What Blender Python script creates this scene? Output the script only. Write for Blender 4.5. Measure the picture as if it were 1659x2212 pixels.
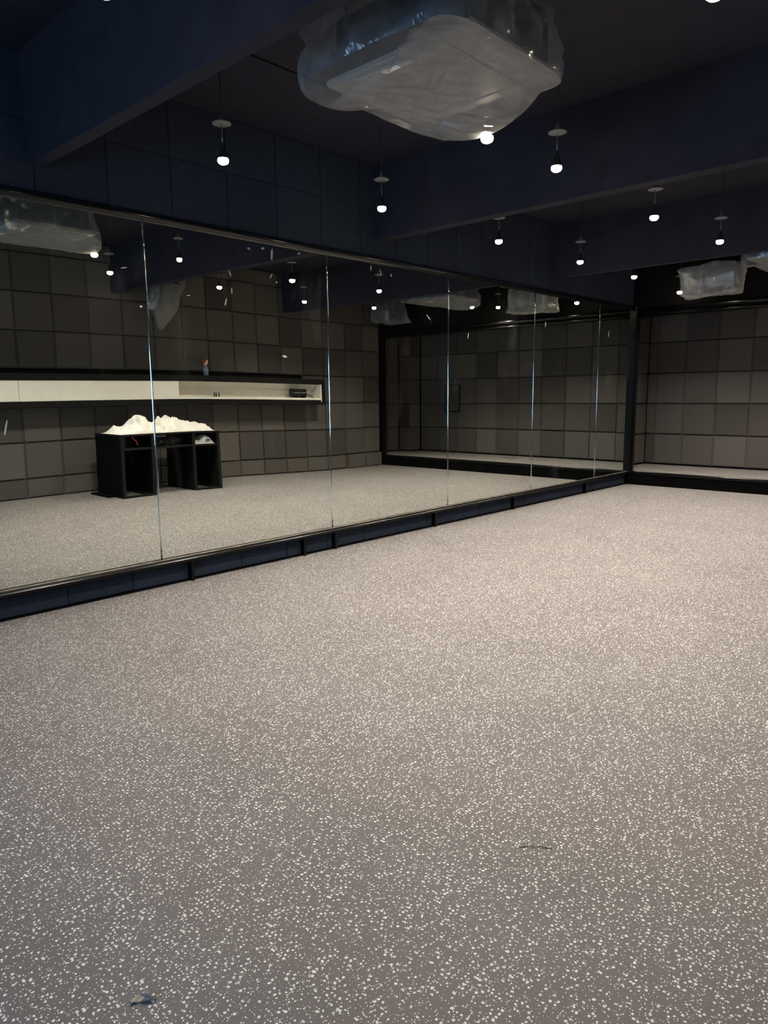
import bpy, bmesh, math, random
from mathutils import Vector, Matrix, noise as mnoise

random.seed(7)
for o in list(bpy.data.objects):
    bpy.data.objects.remove(o, do_unlink=True)
SC = bpy.context.scene
COL = SC.collection

# ------------------------------------------------------------------ camera
# X runs along the mirror wall, Y points at the mirror wall, Z is up (metres).
F_PX = 1545.58
YAW, PITCH, ROLL = math.radians(46.973), math.radians(9.285), math.radians(-0.578)
CAM_H = 1.415
fw = Vector((math.sin(YAW) * math.cos(PITCH), math.cos(YAW) * math.cos(PITCH), -math.sin(PITCH)))
rt = Vector((math.cos(YAW), -math.sin(YAW), 0))
up = rt.cross(fw)
r2 = rt * math.cos(ROLL) + up * math.sin(ROLL)
u2 = -rt * math.sin(ROLL) + up * math.cos(ROLL)
cam = bpy.data.cameras.new('camera')
cam_o = bpy.data.objects.new('camera', cam)
COL.objects.link(cam_o)
cam_o.matrix_world = Matrix(((r2.x, u2.x, -fw.x, 0), (r2.y, u2.y, -fw.y, 0), (r2.z, u2.z, -fw.z, CAM_H), (0, 0, 0, 1)))
cam.sensor_fit = 'VERTICAL'
cam.sensor_height = 36.0
cam.lens = F_PX / 2212 * 36.0
cam.clip_start = 0.02
SC.camera = cam_o

# ------------------------------------------------------------------ room sizes
D = 4.8207        # mirror plane
L = 10.762        # far opening plane
XB = 12.12        # back of the stage recess
YN = -0.44        # face of the tiles on the near wall (behind the camera)
XL = -2.6         # left wall
ZC = 3.5          # ceiling
ZP = 0.2          # stage platform
ZB, ZT = 0.198, 2.632   # glass bottom / top
WIN = (1.6, 2.9, 0.7, 2.1)  # window in the left wall: y0 y1 z0 z1

# ------------------------------------------------------------------ world, daylight, exposure
w = bpy.data.worlds.new('daylight')
SC.world = w
w.use_nodes = True
bg = w.node_tree.nodes['Background']
bg.inputs[0].default_value = (0.38, 0.65, 1.0, 1)
bg.inputs[1].default_value = 18.0
pl = bpy.data.lights.new('window_left_offscreen', 'AREA')
pl.shape = 'RECTANGLE'
pl.size = WIN[1] - WIN[0]
pl.size_y = WIN[3] - WIN[2]
pl.cycles.is_portal = True
plo = bpy.data.objects.new('window_left_offscreen', pl)
COL.objects.link(plo)
plo.location = (XL - 0.05, (WIN[0] + WIN[1]) / 2, (WIN[2] + WIN[3]) / 2)
plo.rotation_euler = (math.pi / 2, 0, -math.pi / 2)
LAMP_W = 102.0
LAMP_EMIT = 70.0
vs = SC.view_settings
vs.view_transform = 'Standard'
vs.look = 'None'
vs.exposure = 0.15
vs.gamma = 1.0
vs.use_curve_mapping = False
SC.display_settings.display_device = 'sRGB'

# ------------------------------------------------------------------ materials
def new_mat(name):
    m = bpy.data.materials.new(name)
    m.use_nodes = True
    nt = m.node_tree
    return m, nt, nt.nodes['Principled BSDF'], nt.nodes['Material Output']

def node(nt, kind, **kw):
    n = nt.nodes.new(kind)
    for k, v in kw.items():
        setattr(n, k, v)
    return n

def plain(name, col, rough=0.6, metal=0.0, nscale=40.0, namt=0.25, bump=0.0, spec=0.5, rand=0.0):
    """colour with a little procedural mottling, optional bump, optional per-object variation"""
    m, nt, b, out = new_mat(name)
    tc = node(nt, 'ShaderNodeTexCoord')
    nz = node(nt, 'ShaderNodeTexNoise')
    nz.inputs['Scale'].default_value = nscale
    nz.inputs['Detail'].default_value = 4
    nt.links.new(tc.outputs['Object'], nz.inputs['Vector'])
    mp = node(nt, 'ShaderNodeMapRange')
    mp.inputs['From Min'].default_value = 0.3
    mp.inputs['From Max'].default_value = 0.7
    mp.inputs['To Min'].default_value = 1 - namt
    mp.inputs['To Max'].default_value = 1 + namt
    nt.links.new(nz.outputs['Fac'], mp.inputs['Value'])
    val = mp.outputs['Result']
    if rand:
        oi = node(nt, 'ShaderNodeObjectInfo')
        m2 = node(nt, 'ShaderNodeMapRange')
        m2.inputs['To Min'].default_value = 1 - rand
        m2.inputs['To Max'].default_value = 1 + rand
        nt.links.new(oi.outputs['Random'], m2.inputs['Value'])
        mu = node(nt, 'ShaderNodeMath', operation='MULTIPLY')
        nt.links.new(val, mu.inputs[0])
        nt.links.new(m2.outputs['Result'], mu.inputs[1])
        val = mu.outputs[0]
    mx = node(nt, 'ShaderNodeVectorMath', operation='SCALE')
    mx.inputs[0].default_value = col
    nt.links.new(val, mx.inputs['Scale'])
    nt.links.new(mx.outputs[0], b.inputs['Base Color'])
    b.inputs['Roughness'].default_value = rough
    b.inputs['Metallic'].default_value = metal
    b.inputs['Specular IOR Level'].default_value = spec
    if bump:
        bp = node(nt, 'ShaderNodeBump')
        bp.inputs['Strength'].default_value = bump
        bp.inputs['Distance'].default_value = 0.004
        nt.links.new(nz.outputs['Fac'], bp.inputs['Height'])
        nt.links.new(bp.outputs[0], b.inputs['Normal'])
    return m

def rubber_floor():
    m, nt, b, out = new_mat('flecked_rubber')
    tc = node(nt, 'ShaderNodeTexCoord')
    # wobble the coordinates so the flecks are not round
    n1 = node(nt, 'ShaderNodeTexNoise')
    n1.inputs['Scale'].default_value = 170
    n1.inputs['Detail'].default_value = 2
    nt.links.new(tc.outputs['Object'], n1.inputs['Vector'])
    sub = node(nt, 'ShaderNodeVectorMath', operation='SUBTRACT')
    sub.inputs[1].default_value = (0.5, 0.5, 0.5)
    nt.links.new(n1.outputs['Color'], sub.inputs[0])
    sc = node(nt, 'ShaderNodeVectorMath', operation='SCALE')
    sc.inputs['Scale'].default_value = 0.006
    nt.links.new(sub.outputs[0], sc.inputs[0])
    ad = node(nt, 'ShaderNodeVectorMath', operation='ADD')
    nt.links.new(tc.outputs['Object'], ad.inputs[0])
    nt.links.new(sc.outputs[0], ad.inputs[1])

    def flecks(scale, rmax, keep):
        v = node(nt, 'ShaderNodeTexVoronoi')
        v.voronoi_dimensions = '2D'
        v.inputs['Scale'].default_value = scale
        nt.links.new(ad.outputs[0], v.inputs['Vector'])
        sep = node(nt, 'ShaderNodeSeparateColor')
        nt.links.new(v.outputs['Color'], sep.inputs[0])
        r = node(nt, 'ShaderNodeMapRange')
        r.inputs['From Min'].default_value = keep
        r.inputs['To Min'].default_value = 0.0
        r.inputs['To Max'].default_value = rmax
        nt.links.new(sep.outputs[0], r.inputs['Value'])
        lt = node(nt, 'ShaderNodeMath', operation='LESS_THAN')
        nt.links.new(v.outputs['Distance'], lt.inputs[0])
        nt.links.new(r.outputs['Result'], lt.inputs[1])
        return lt.outputs[0], sep.outputs[1]
    f1, c1 = flecks(82, 0.34, 0.32)
    f2, c2 = flecks(170, 0.34, 0.72)
    mxm = node(nt, 'ShaderNodeMath', operation='MAXIMUM')
    nt.links.new(f1, mxm.inputs[0])
    nt.links.new(f2, mxm.inputs[1])
    # slow cloudiness of the rubber itself (wear, dust)
    n2 = node(nt, 'ShaderNodeTexNoise')
    n2.inputs['Scale'].default_value = 1.6
    n2.inputs['Detail'].default_value = 5
    nt.links.new(tc.outputs['Object'], n2.inputs['Vector'])
    cr = node(nt, 'ShaderNodeValToRGB')
    cr.color_ramp.elements[0].position = 0.3
    cr.color_ramp.elements[0].color = (0.147, 0.131, 0.125, 1)
    cr.color_ramp.elements[1].position = 0.7
    cr.color_ramp.elements[1].color = (0.175, 0.157, 0.149, 1)
    nt.links.new(n2.outputs['Fac'], cr.inputs[0])
    fc = node(nt, 'ShaderNodeMix', data_type='RGBA')
    fc.inputs[6].default_value = (0.74, 0.71, 0.67, 1)
    fc.inputs[7].default_value = (0.90, 0.88, 0.85, 1)
    nt.links.new(c1, fc.inputs[0])
    mx = node(nt, 'ShaderNodeMix', data_type='RGBA')
    nt.links.new(mxm.outputs[0], mx.inputs[0])
    nt.links.new(cr.outputs[0], mx.inputs[6])
    nt.links.new(fc.outputs[2], mx.inputs[7])
    nt.links.new(mx.outputs[2], b.inputs['Base Color'])
    b.inputs['Roughness'].default_value = 0.62
    b.inputs['Specular IOR Level'].default_value = 0.35
    return m

def mirror_mat():
    m, nt, b, out = new_mat('mirror_glass')
    gl = node(nt, 'ShaderNodeBsdfGlossy')
    gl.inputs['Color'].default_value = (0.73, 0.76, 0.71, 1)
    gl.inputs['Roughness'].default_value = 0.0
    df = node(nt, 'ShaderNodeBsdfDiffuse')
    df.inputs['Color'].default_value = (0.6, 0.6, 0.58, 1)
    tc = node(nt, 'ShaderNodeTexCoord')
    mp = node(nt, 'ShaderNodeMapping')
    mp.inputs['Scale'].default_value = (1.0, 1.0, 0.45)
    nt.links.new(tc.outputs['Object'], mp.inputs['Vector'])
    nz = node(nt, 'ShaderNodeTexNoise')
    nz.inputs['Scale'].default_value = 3.5
    nz.inputs['Detail'].default_value = 7
    nz.inputs['Distortion'].default_value = 0.6
    nt.links.new(mp.outputs[0], nz.inputs['Vector'])
    mr = node(nt, 'ShaderNodeMapRange')
    mr.inputs['From Min'].default_value = 0.58
    mr.inputs['From Max'].default_value = 0.85
    mr.inputs['To Min'].default_value = 0.001
    mr.inputs['To Max'].default_value = 0.035
    nt.links.new(nz.outputs['Fac'], mr.inputs['Value'])
    mx = node(nt, 'ShaderNodeMixShader')
    nt.links.new(mr.outputs['Result'], mx.inputs[0])
    nt.links.new(gl.outputs[0], mx.inputs[1])
    nt.links.new(df.outputs[0], mx.inputs[2])
    nt.links.new(mx.outputs[0], out.inputs['Surface'])
    return m

def film_mat(name, clear, milk, shine=0.18, tint=(0.86, 0.87, 0.88), mix=None):
    """thin polythene: part clear, part milky, part shiny, with creases"""
    m, nt, b, out = new_mat(name)
    tc = node(nt, 'ShaderNodeTexCoord')
    nz = node(nt, 'ShaderNodeTexNoise')
    nz.inputs['Scale'].default_value = 5.0
    nz.inputs['Detail'].default_value = 6
    nz.inputs['Distortion'].default_value = 1.5
    nt.links.new(tc.outputs['Object'], nz.inputs['Vector'])
    mpc = node(nt, 'ShaderNodeMapping')
    mpc.inputs['Rotation'].default_value = (0, 0, 0.9)
    mpc.inputs['Scale'].default_value = (2.2, 26, 5)
    nt.links.new(tc.outputs['Object'], mpc.inputs['Vector'])
    n3 = node(nt, 'ShaderNodeTexNoise')
    n3.inputs['Scale'].default_value = 1.0
    n3.inputs['Detail'].default_value = 3
    n3.inputs['Distortion'].default_value = 0.8
    nt.links.new(mpc.outputs[0], n3.inputs['Vector'])
    adm = node(nt, 'ShaderNodeMath', operation='ADD')
    nt.links.new(nz.outputs['Fac'], adm.inputs[0])
    nt.links.new(n3.outputs['Fac'], adm.inputs[1])
    bp = node(nt, 'ShaderNodeBump')
    bp.inputs['Strength'].default_value = 0.45
    bp.inputs['Distance'].default_value = 0.016
    nt.links.new(adm.outputs[0], bp.inputs['Height'])
    tr = node(nt, 'ShaderNodeBsdfTransparent')
    df = node(nt, 'ShaderNodeBsdfDiffuse')
    df.inputs['Color'].default_value = (*tint, 1)
    tl = node(nt, 'ShaderNodeBsdfTranslucent')
    tl.inputs['Color'].default_value = (*tint, 1)
    gl = node(nt, 'ShaderNodeBsdfGlossy')
    gl.inputs['Roughness'].default_value = 0.13
    for n in (df, tl, gl):
        nt.links.new(bp.outputs[0], n.inputs['Normal'])
    m1 = node(nt, 'ShaderNodeMixShader')
    m1.inputs[0].default_value = 0.6 if mix else 0.4
    nt.links.new(df.outputs[0], m1.inputs[1])
    nt.links.new(tl.outputs[0], m1.inputs[2])
    m2 = node(nt, 'ShaderNodeMixShader')
    m2.inputs[0].default_value = shine
    nt.links.new(m1.outputs[0], m2.inputs[1])
    nt.links.new(gl.outputs[0], m2.inputs[2])
    mr = node(nt, 'ShaderNodeMapRange')
    mr.inputs['From Min'].default_value = 0.35
    mr.inputs['From Max'].default_value = 0.7
    mr.inputs['To Min'].default_value = clear
    mr.inputs['To Max'].default_value = milk
    nt.links.new(nz.outputs['Fac'], mr.inputs['Value'])
    m3 = node(nt, 'ShaderNodeMixShader')
    fac = mr.outputs['Result']
    if mix:
        # slack part of the sheet (painted per vertex) is clearer and cooler
        at = node(nt, 'ShaderNodeAttribute', attribute_name='slack')
        sc_ = node(nt, 'ShaderNodeMapRange')
        sc_.inputs['To Min'].default_value = 1.0
        sc_.inputs['To Max'].default_value = mix
        nt.links.new(at.outputs['Fac'], sc_.inputs['Value'])
        mu = node(nt, 'ShaderNodeMath', operation='MULTIPLY')
        nt.links.new(fac, mu.inputs[0])
        nt.links.new(sc_.outputs['Result'], mu.inputs[1])
        fac = mu.outputs[0]
    nt.links.new(fac, m3.inputs[0])
    nt.links.new(tr.outputs[0], m3.inputs[1])
    nt.links.new(m2.outputs[0], m3.inputs[2])
    nt.links.new(m3.outputs[0], out.inputs['Surface'])
    return m

def emit_mat(name, col, strength):
    m, nt, b, out = new_mat(name)
    e = node(nt, 'ShaderNodeEmission')
    e.inputs[0].default_value = (*col, 1)
    e.inputs[1].default_value = strength
    nt.links.new(e.outputs[0], out.inputs['Surface'])
    return m

def glass_mat(name, col, rough=0.02, trans=1.0):
    m, nt, b, out = new_mat(name)
    b.inputs['Base Color'].default_value = (*col, 1)
    b.inputs['Transmission Weight'].default_value = trans
    b.inputs['Roughness'].default_value = rough
    b.inputs['IOR'].default_value = 1.4
    return m

M = {
    'floor': rubber_floor(),
    'foam': plain('charcoal_foam', (0.106, 0.096, 0.087), 0.95, nscale=260, namt=0.3, bump=0.5, spec=0.1, rand=0.28),
    'panel_navy': plain('navy_black_panel', (0.026, 0.034, 0.052), 0.9, nscale=30, namt=0.12, spec=0.1, rand=0.12),
    'foam_back': plain('black_backing', (0.006, 0.006, 0.006), 0.9, spec=0.1),
    'ceiling': plain('black_ceiling_paint', (0.028, 0.028, 0.041), 0.8, nscale=6, namt=0.12, spec=0.12),
    'frame': plain('black_satin_metal', (0.003, 0.003, 0.0035), 0.26, nscale=25, namt=0.15, spec=0.22),
    'rail': plain('black_gloss_rail', (0.004, 0.004, 0.004), 0.2, nscale=12, namt=0.1, spec=0.6),
    'riser': plain('dusty_black_board', (0.003, 0.003, 0.003), 0.7, nscale=70, namt=0.8, bump=0.2, spec=0.06),
    'mirror': mirror_mat(),
    'edge': plain('polished_glass_edge', (0.75, 0.92, 0.93), 0.10, 1.0, nscale=60, namt=0.15),
    'film': film_mat('clear_polythene', 0.18, 0.50, 0.38, (0.62, 0.72, 0.85)),
    'film_milk': film_mat('milky_polythene', 0.45, 0.8, 0.10, (0.70, 0.70, 0.69)),
    'film_sheet': film_mat('stretched_polythene', 0.55, 0.8, 0.10, (0.50, 0.50, 0.50), mix=0.4),
    'film_dull': film_mat('dull_polythene', 0.75, 0.95, 0.06, (0.34, 0.34, 0.33)),
    'panel': plain('white_unit_panel', (0.36, 0.35, 0.34), 0.45, nscale=8, namt=0.03),
    'louvre': plain('grey_louvre', (0.46, 0.45, 0.43), 0.4, nscale=8, namt=0.05),
    'grille': plain('grey_grille', (0.33, 0.32, 0.31), 0.5, nscale=8, namt=0.05),
    'casing': plain('galvanised_casing', (0.10, 0.11, 0.12), 0.5, 0.3, nscale=14, namt=0.2),
    'lamp': plain('black_lamp_metal', (0.02, 0.02, 0.02), 0.4, nscale=30, namt=0.2),
    'canopy': plain('grey_canopy', (0.20, 0.20, 0.20), 0.45, nscale=20, namt=0.15),
    'bead': plain('brass_tinted_bead', (0.42, 0.38, 0.30), 0.4, 0.7, nscale=9, namt=0.4),
    'rod': plain('steel_rod', (0.35, 0.34, 0.32), 0.35, 0.8, nscale=20, namt=0.1),
    'glow': emit_mat('lit_lamp_lens', (1.0, 0.86, 0.66), LAMP_EMIT),
    'desk': plain('black_stained_board', (0.0028, 0.0028, 0.0035), 0.6, nscale=18, namt=0.5, bump=0.1, spec=0.06),
    'desk_edge': plain('worn_black_edge', (0.010, 0.010, 0.010), 0.6, nscale=30, namt=0.4, spec=0.12),
    'cloth': plain('white_cloth', (0.92, 0.88, 0.81), 0.9, nscale=12, namt=0.06, bump=0.3, spec=0.1),
    'white': plain('cream_white_board', (0.86, 0.82, 0.74), 0.6, nscale=5, namt=0.04),
    'paper': plain('white_plastic_bag', (0.78, 0.77, 0.76), 0.4, nscale=10, namt=0.06, bump=0.3),
    'print': plain('grey_print', (0.20, 0.20, 0.22), 0.6, nscale=50, namt=0.3),
    'black_plastic': plain('black_plastic', (0.012, 0.012, 0.013), 0.35, nscale=30, namt=0.2),
    'grey_stripe': plain('grey_plastic', (0.22, 0.22, 0.24), 0.4, nscale=30, namt=0.1),
    'red': plain('red_plastic', (0.50, 0.03, 0.025), 0.35, nscale=30, namt=0.1),
    'bottle': glass_mat('clear_bottle', (0.75, 0.82, 0.9), 0.05, 0.8),
    'liquid': glass_mat('blue_cleaning_liquid', (0.04, 0.22, 0.62), 0.05, 0.5),
    'scuff': plain('pale_residue', (0.42, 0.42, 0.40), 0.8, nscale=90, namt=0.4),
    'hatch': plain('hatch_board', (0.060, 0.047, 0.042), 0.8, nscale=60, namt=0.2),
    'pane': glass_mat('window_pane', (1, 1, 1), 0.0),
    'debris': plain('dry_scrap', (0.42, 0.37, 0.32), 0.9, nscale=90, namt=0.4),
}

# ------------------------------------------------------------------ mesh helpers
def add_box(bm, x0, x1, y0, y1, z0, z1, bev=0.0, seg=1):
    vs_ = [bm.verts.new(v) for v in ((x0, y0, z0), (x1, y0, z0), (x1, y1, z0), (x0, y1, z0),
                                    (x0, y0, z1), (x1, y0, z1), (x1, y1, z1), (x0, y1, z1))]
    fs = [bm.faces.new([vs_[i] for i in q]) for q in
          ((0, 3, 2, 1), (4, 5, 6, 7), (0, 1, 5, 4), (1, 2, 6, 5), (2, 3, 7, 6), (3, 0, 4, 7))]
    if bev:
        es = list({e for f in fs for e in f.edges})
        bmesh.ops.bevel(bm, geom=es, offset=bev, segments=seg, affect='EDGES')

def add_lathe(bm, prof, n=20, c=(0, 0, 0)):
    """profile of (radius, z) turned about the z axis at c"""
    rings = []
    for r, z in prof:
        rings.append([bm.verts.new((c[0] + r * math.cos(2 * math.pi * k / n), c[1] + r * math.sin(2 * math.pi * k / n), c[2] + z)) for k in range(n)])
    for a, b_ in zip(rings, rings[1:]):
        for k in range(n):
            bm.faces.new((a[k], a[(k + 1) % n], b_[(k + 1) % n], b_[k]))
    bm.faces.new(rings[0][::-1])
    bm.faces.new(rings[-1])

def add_tube(bm, pts, r, n=8):
    pts = [Vector(p) for p in pts]
    rings = []
    for i, p in enumerate(pts):
        t = (pts[min(i + 1, len(pts) - 1)] - pts[max(i - 1, 0)]).normalized()
        a = t.cross(Vector((0, 0, 1)))
        if a.length < 1e-3:
            a = t.cross(Vector((1, 0, 0)))
        a.normalize()
        b_ = t.cross(a)
        rings.append([bm.verts.new(p + r * (a * math.cos(2 * math.pi * k / n) + b_ * math.sin(2 * math.pi * k / n))) for k in range(n)])
    for q, s in zip(rings, rings[1:]):
        for k in range(n):
            bm.faces.new((q[k], q[(k + 1) % n], s[(k + 1) % n], s[k]))
    bm.faces.new(rings[0][::-1])
    bm.faces.new(rings[-1])

def obj(name, bm, mat, parent=None, smooth=False):
    me = bpy.data.meshes.new(name)
    bmesh.ops.recalc_face_normals(bm, faces=bm.faces)
    bm.to_mesh(me)
    bm.free()
    me.materials.append(M[mat])
    if smooth:
        for p in me.polygons:
            p.use_smooth = True
    o = bpy.data.objects.new(name, me)
    COL.objects.link(o)
    if parent:
        o.parent = parent
        if parent.type == 'EMPTY' or parent.location.length > 0:
            # geometry below is written in world coordinates: keep it there
            o.matrix_parent_inverse = Matrix.Translation(parent_world(parent)).inverted()
    return o

def parent_world(p):
    v = Vector(p.location)
    return v

def box(name, x0, x1, y0, y1, z0, z1, mat, parent=None, bev=0.0, seg=1):
    bm = bmesh.new()
    add_box(bm, x0, x1, y0, y1, z0, z1, bev, seg)
    return obj(name, bm, mat, parent)

def tag(o, label=None, cat=None, group=None, kind=None):
    if label: o['label'] = label
    if cat: o['category'] = cat
    if group: o['group'] = group
    if kind: o['kind'] = kind
    return o

def empty(name, loc, label, cat, group=None):
    o = bpy.data.objects.new(name, None)
    o.empty_display_size = 0.1
    COL.objects.link(o)
    o.location = loc
    return tag(o, label, cat, group)

def struct(o, label=None, cat=None):
    return tag(o, label, cat, kind='structure')

# ------------------------------------------------------------------ the setting
floor = struct(box('floor', XL - 0.1, L + 0.02, -0.62, D + 0.1, -0.1, 0, 'floor'), 'grey rubber sports floor strewn with pale flecks', 'floor')
# stage: raised floor behind the opening, with a black riser
stage = struct(box('floor_stage', L + 0.005, XB + 0.1, -1.0, 5.25, -0.1, ZP, 'floor'), 'raised flecked rubber step inside the far recess', 'stage floor')
box('riser_board', L - 0.012, L + 0.01, YN, D - 0.03, 0.0, 0.165, 'riser', stage)

ceiling = struct(box('ceiling', XL - 0.1, XB + 0.2, -1.1, 5.4, ZC, ZC + 0.1, 'ceiling'), 'black painted ceiling with joints and deep beams', 'ceiling')
box('ceiling_joint', 2.06, 5.1, 3.862, 3.878, ZC - 0.004, ZC + 0.01, 'foam_back', ceiling)
for i, (x0, x1) in enumerate(((1.97, 2.06), (5.10, 5.215), (8.36, 8.43))):
    b_ = box('ceiling_beam', x0, x1, -0.5, D + 0.02, 2.85, ZC + 0.02, 'ceiling', ceiling, 0.004)

# left wall with a window (out of frame, source of the cool daylight)
bm = bmesh.new()
add_box(bm, XL - 0.12, XL, -0.62, WIN[0], 0, ZC)
add_box(bm, XL - 0.12, XL, WIN[1], D + 0.1, 0, ZC)
add_box(bm, XL - 0.12, XL, WIN[0], WIN[1], 0, WIN[2])
add_box(bm, XL - 0.12, XL, WIN[0], WIN[1], WIN[3], ZC)
struct(obj('wall_left', bm, 'ceiling'), 'dark painted wall with a window, left end of the hall', 'wall')
bm = bmesh.new()
for a in (WIN[0], (WIN[0] + WIN[1]) / 2 - 0.02, WIN[1] - 0.04):
    add_box(bm, XL - 0.1, XL + 0.005, a, a + 0.04, WIN[2], WIN[3])
add_box(bm, XL - 0.1, XL + 0.005, WIN[0], WIN[1], WIN[2], WIN[2] + 0.04)
add_box(bm, XL - 0.1, XL + 0.005, WIN[0], WIN[1], WIN[3] - 0.04, WIN[3])
win = struct(obj('window_1', bm, 'frame'), 'black framed window in the left wall', 'window')

tile_cache = {}
def tile_mesh(wd, ht, dp, bev=0.016, mat='foam'):
    """foam tile, w x h, thickness along -Y (front face at y = -dp), lower left corner at origin"""
    k = (round(wd, 3), round(ht, 3), round(dp, 3), mat)
    if k not in tile_cache:
        bm = bmesh.new()
        add_box(bm, 0, wd, -dp, 0, 0, ht)
        es = [e for e in bm.edges if all(v.co.y < -dp + 1e-5 for v in e.verts)]
        bmesh.ops.bevel(bm, geom=es, offset=0.004 if mat == 'panel_navy' else min(bev, wd * 0.2, ht * 0.2), segments=2, affect='EDGES')
        bmesh.ops.recalc_face_normals(bm, faces=bm.faces)
        me = bpy.data.meshes.new('foam_tile')
        bm.to_mesh(me)
        bm.free()
        me.materials.append(M[mat])
        tile_cache[k] = me
    return tile_cache[k]

def put_tile(parent, wd, ht, dp, loc, rotz=0.0, mat='foam'):
    o = bpy.data.objects.new('foam_tile', tile_mesh(wd, ht, dp, mat=mat))
    COL.objects.link(o)
    o.parent = parent
    o.location = loc
    # hand-laid: tiny unevenness
    o.rotation_euler = (random.uniform(-.004, .004), random.uniform(-.004, .004), rotz + random.uniform(-.006, .006))
    return o

GAP = 0.010   # open joint under each row
GV = 0.003    # tight upright joints
# wall behind the mirrors
wall_m = struct(box('wall_back', XL - 0.1, L + 0.05, D + 0.05, D + 0.17, 0, ZC, 'foam_back'),
                'long dark wall carrying the mirrors, foam tiles above and below', 'wall')
x = 2.0 - 0.482 * 9
while x < L - 0.05:
    wd = min(0.482, L - 0.03 - x) - GV
    if wd > 0.05 and x > XL - 0.3:
        put_tile(wall_m, wd, 0.135, 0.03, (x, D + 0.052, 0.012), mat='panel_navy')
        put_tile(wall_m, wd + .001, 0.408, 0.045, (x, D + 0.052, 2.70), mat='panel_navy')
        put_tile(wall_m, wd + .001, 0.388, 0.045, (x, D + 0.052, 3.11), mat='panel_navy')
    x += 0.482

# near wall, seen in the mirrors
wall_n = struct(box('wall_near', XL - 0.1, L, -0.62, -0.49, 0, ZC, 'foam_back'),
                'long dark wall covered in square charcoal foam tiles', 'wall')
rows = [(0.004, 0.272), (0.272, 0.77), (0.77, 1.27), (1.27, 1.77), (1.77, 2.27), (2.27, 2.77), (2.77, 3.27), (3.27, 3.5)]
for n in range(-5, 21):
    x0 = 0.24 + 0.5 * n
    x1 = min(x0 + 0.5, L - 0.06)
    for z0, z1 in rows:
        if abs(z0 - 1.27) < .01 and 1.5 < x0 and x1 < 9.0:
            continue                      # wholly behind the shelf box
        if z0 < 0.01 and x0 > 9.6:
            continue                      # a plinth stands there
        o = put_tile(wall_n, x1 - x0 - GV, z1 - z0 - GAP, 0.05, (x1 - GV / 2, -0.49, z0 + GAP / 2), math.pi)
# two thicker plinth tiles near the stage end
for x0, x1 in ((9.74, 10.22), (10.22, 10.70)):
    put_tile(wall_n, x1 - x0 - GAP, 0.262, 0.115, (x1 - GAP / 2, -0.49, 0.004), math.pi)

# far wall: header over the opening, stub below is the stage
bm = bmesh.new()
add_box(bm, L, L + 0.12, -1.0, 5.25, 2.56, ZC)
add_box(bm, L, L + 0.12, -1.0, YN - 0.02, 0, 2.56)
add_box(bm, L, L + 0.12, D + 0.03, 5.25, 0, 2.56)
add_box(bm, XB, XB + 0.1, -1.0, 5.25, 0, ZC)                   # back of the recess
add_box(bm, L, XB + 0.1, 5.165, 5.27, 0, ZC)                    # reveal beside the mirror
add_box(bm, L, XB + 0.1, -1.05, -0.90, 0, ZC)                   # reveal by the near wall
add_box(bm, 11.80, XB + 0.05, -0.92, -0.55, 0, ZC)              # pier in the recess
wall_f = struct(obj('wall_far', bm, 'foam_back'), 'tiled recess wall behind the stage step', 'wall')
zr = [0.225, 0.722, 1.228, 1.732, 2.237, 2.742]
for i in range(6):
    z0 = zr[i]
    ht = (zr[i + 1] - z0 if i < 5 else 0.5) - GAP
    fm = 'foam'
    ys = [-0.50, -0.02, 0.47, 0.97, 1.47, 1.98, 2.485, 2.985, 3.49, 3.995, 4.50, 4.97, 5.12]
    for y0, y1 in zip(ys, ys[1:]):
        put_tile(wall_f, y1 - y0 - GV, ht, 0.05, (XB, y1 - GV / 2, z0), -math.pi / 2, fm)
    # reveal at the mirror end (faces -Y)
    put_tile(wall_f, 0.50, ht, 0.05, (XB - 0.56, 5.165, z0), 0.0, fm)
    put_tile(wall_f, 0.50, ht, 0.05, (XB - 1.07, 5.165, z0), 0.0, fm)
    # reveal at the near end (faces +Y), pier front and pier side
    for x0, x1 in ((10.90, 11.39), (11.39, 11.75)):
        put_tile(wall_f, x1 - x0 - GAP, ht, 0.05, (x1 - GAP / 2, -0.90, z0), math.pi, fm)
    put_tile(wall_f, 0.33, ht, 0.05, (11.80, -0.52, z0), -math.pi / 2, fm)
    put_tile(wall_f, 0.30, ht, 0.05, (12.06, -0.55, z0), math.pi, fm)
# service hatch let into the recess tiles
bm = bmesh.new()
add_box(bm, XB - 0.058, XB - 0.04, 0.18, 0.56, 1.06, 1.60, 0.003)
obj('service_hatch', bm, 'hatch', wall_f)
bm = bmesh.new()
for (y0, y1, z0, z1) in ((0.17, 0.185, 1.05, 1.61), (0.555, 0.57, 1.05, 1.61), (0.17, 0.57, 1.595, 1.61), (0.17, 0.57, 1.05, 1.065), (0.27, 0.28, 1.06, 1.60)):
    add_box(bm, XB - 0.062, XB - 0.045, y0, y1, z0, z1)
obj('hatch_frame', bm, 'frame', wall_f)

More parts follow.
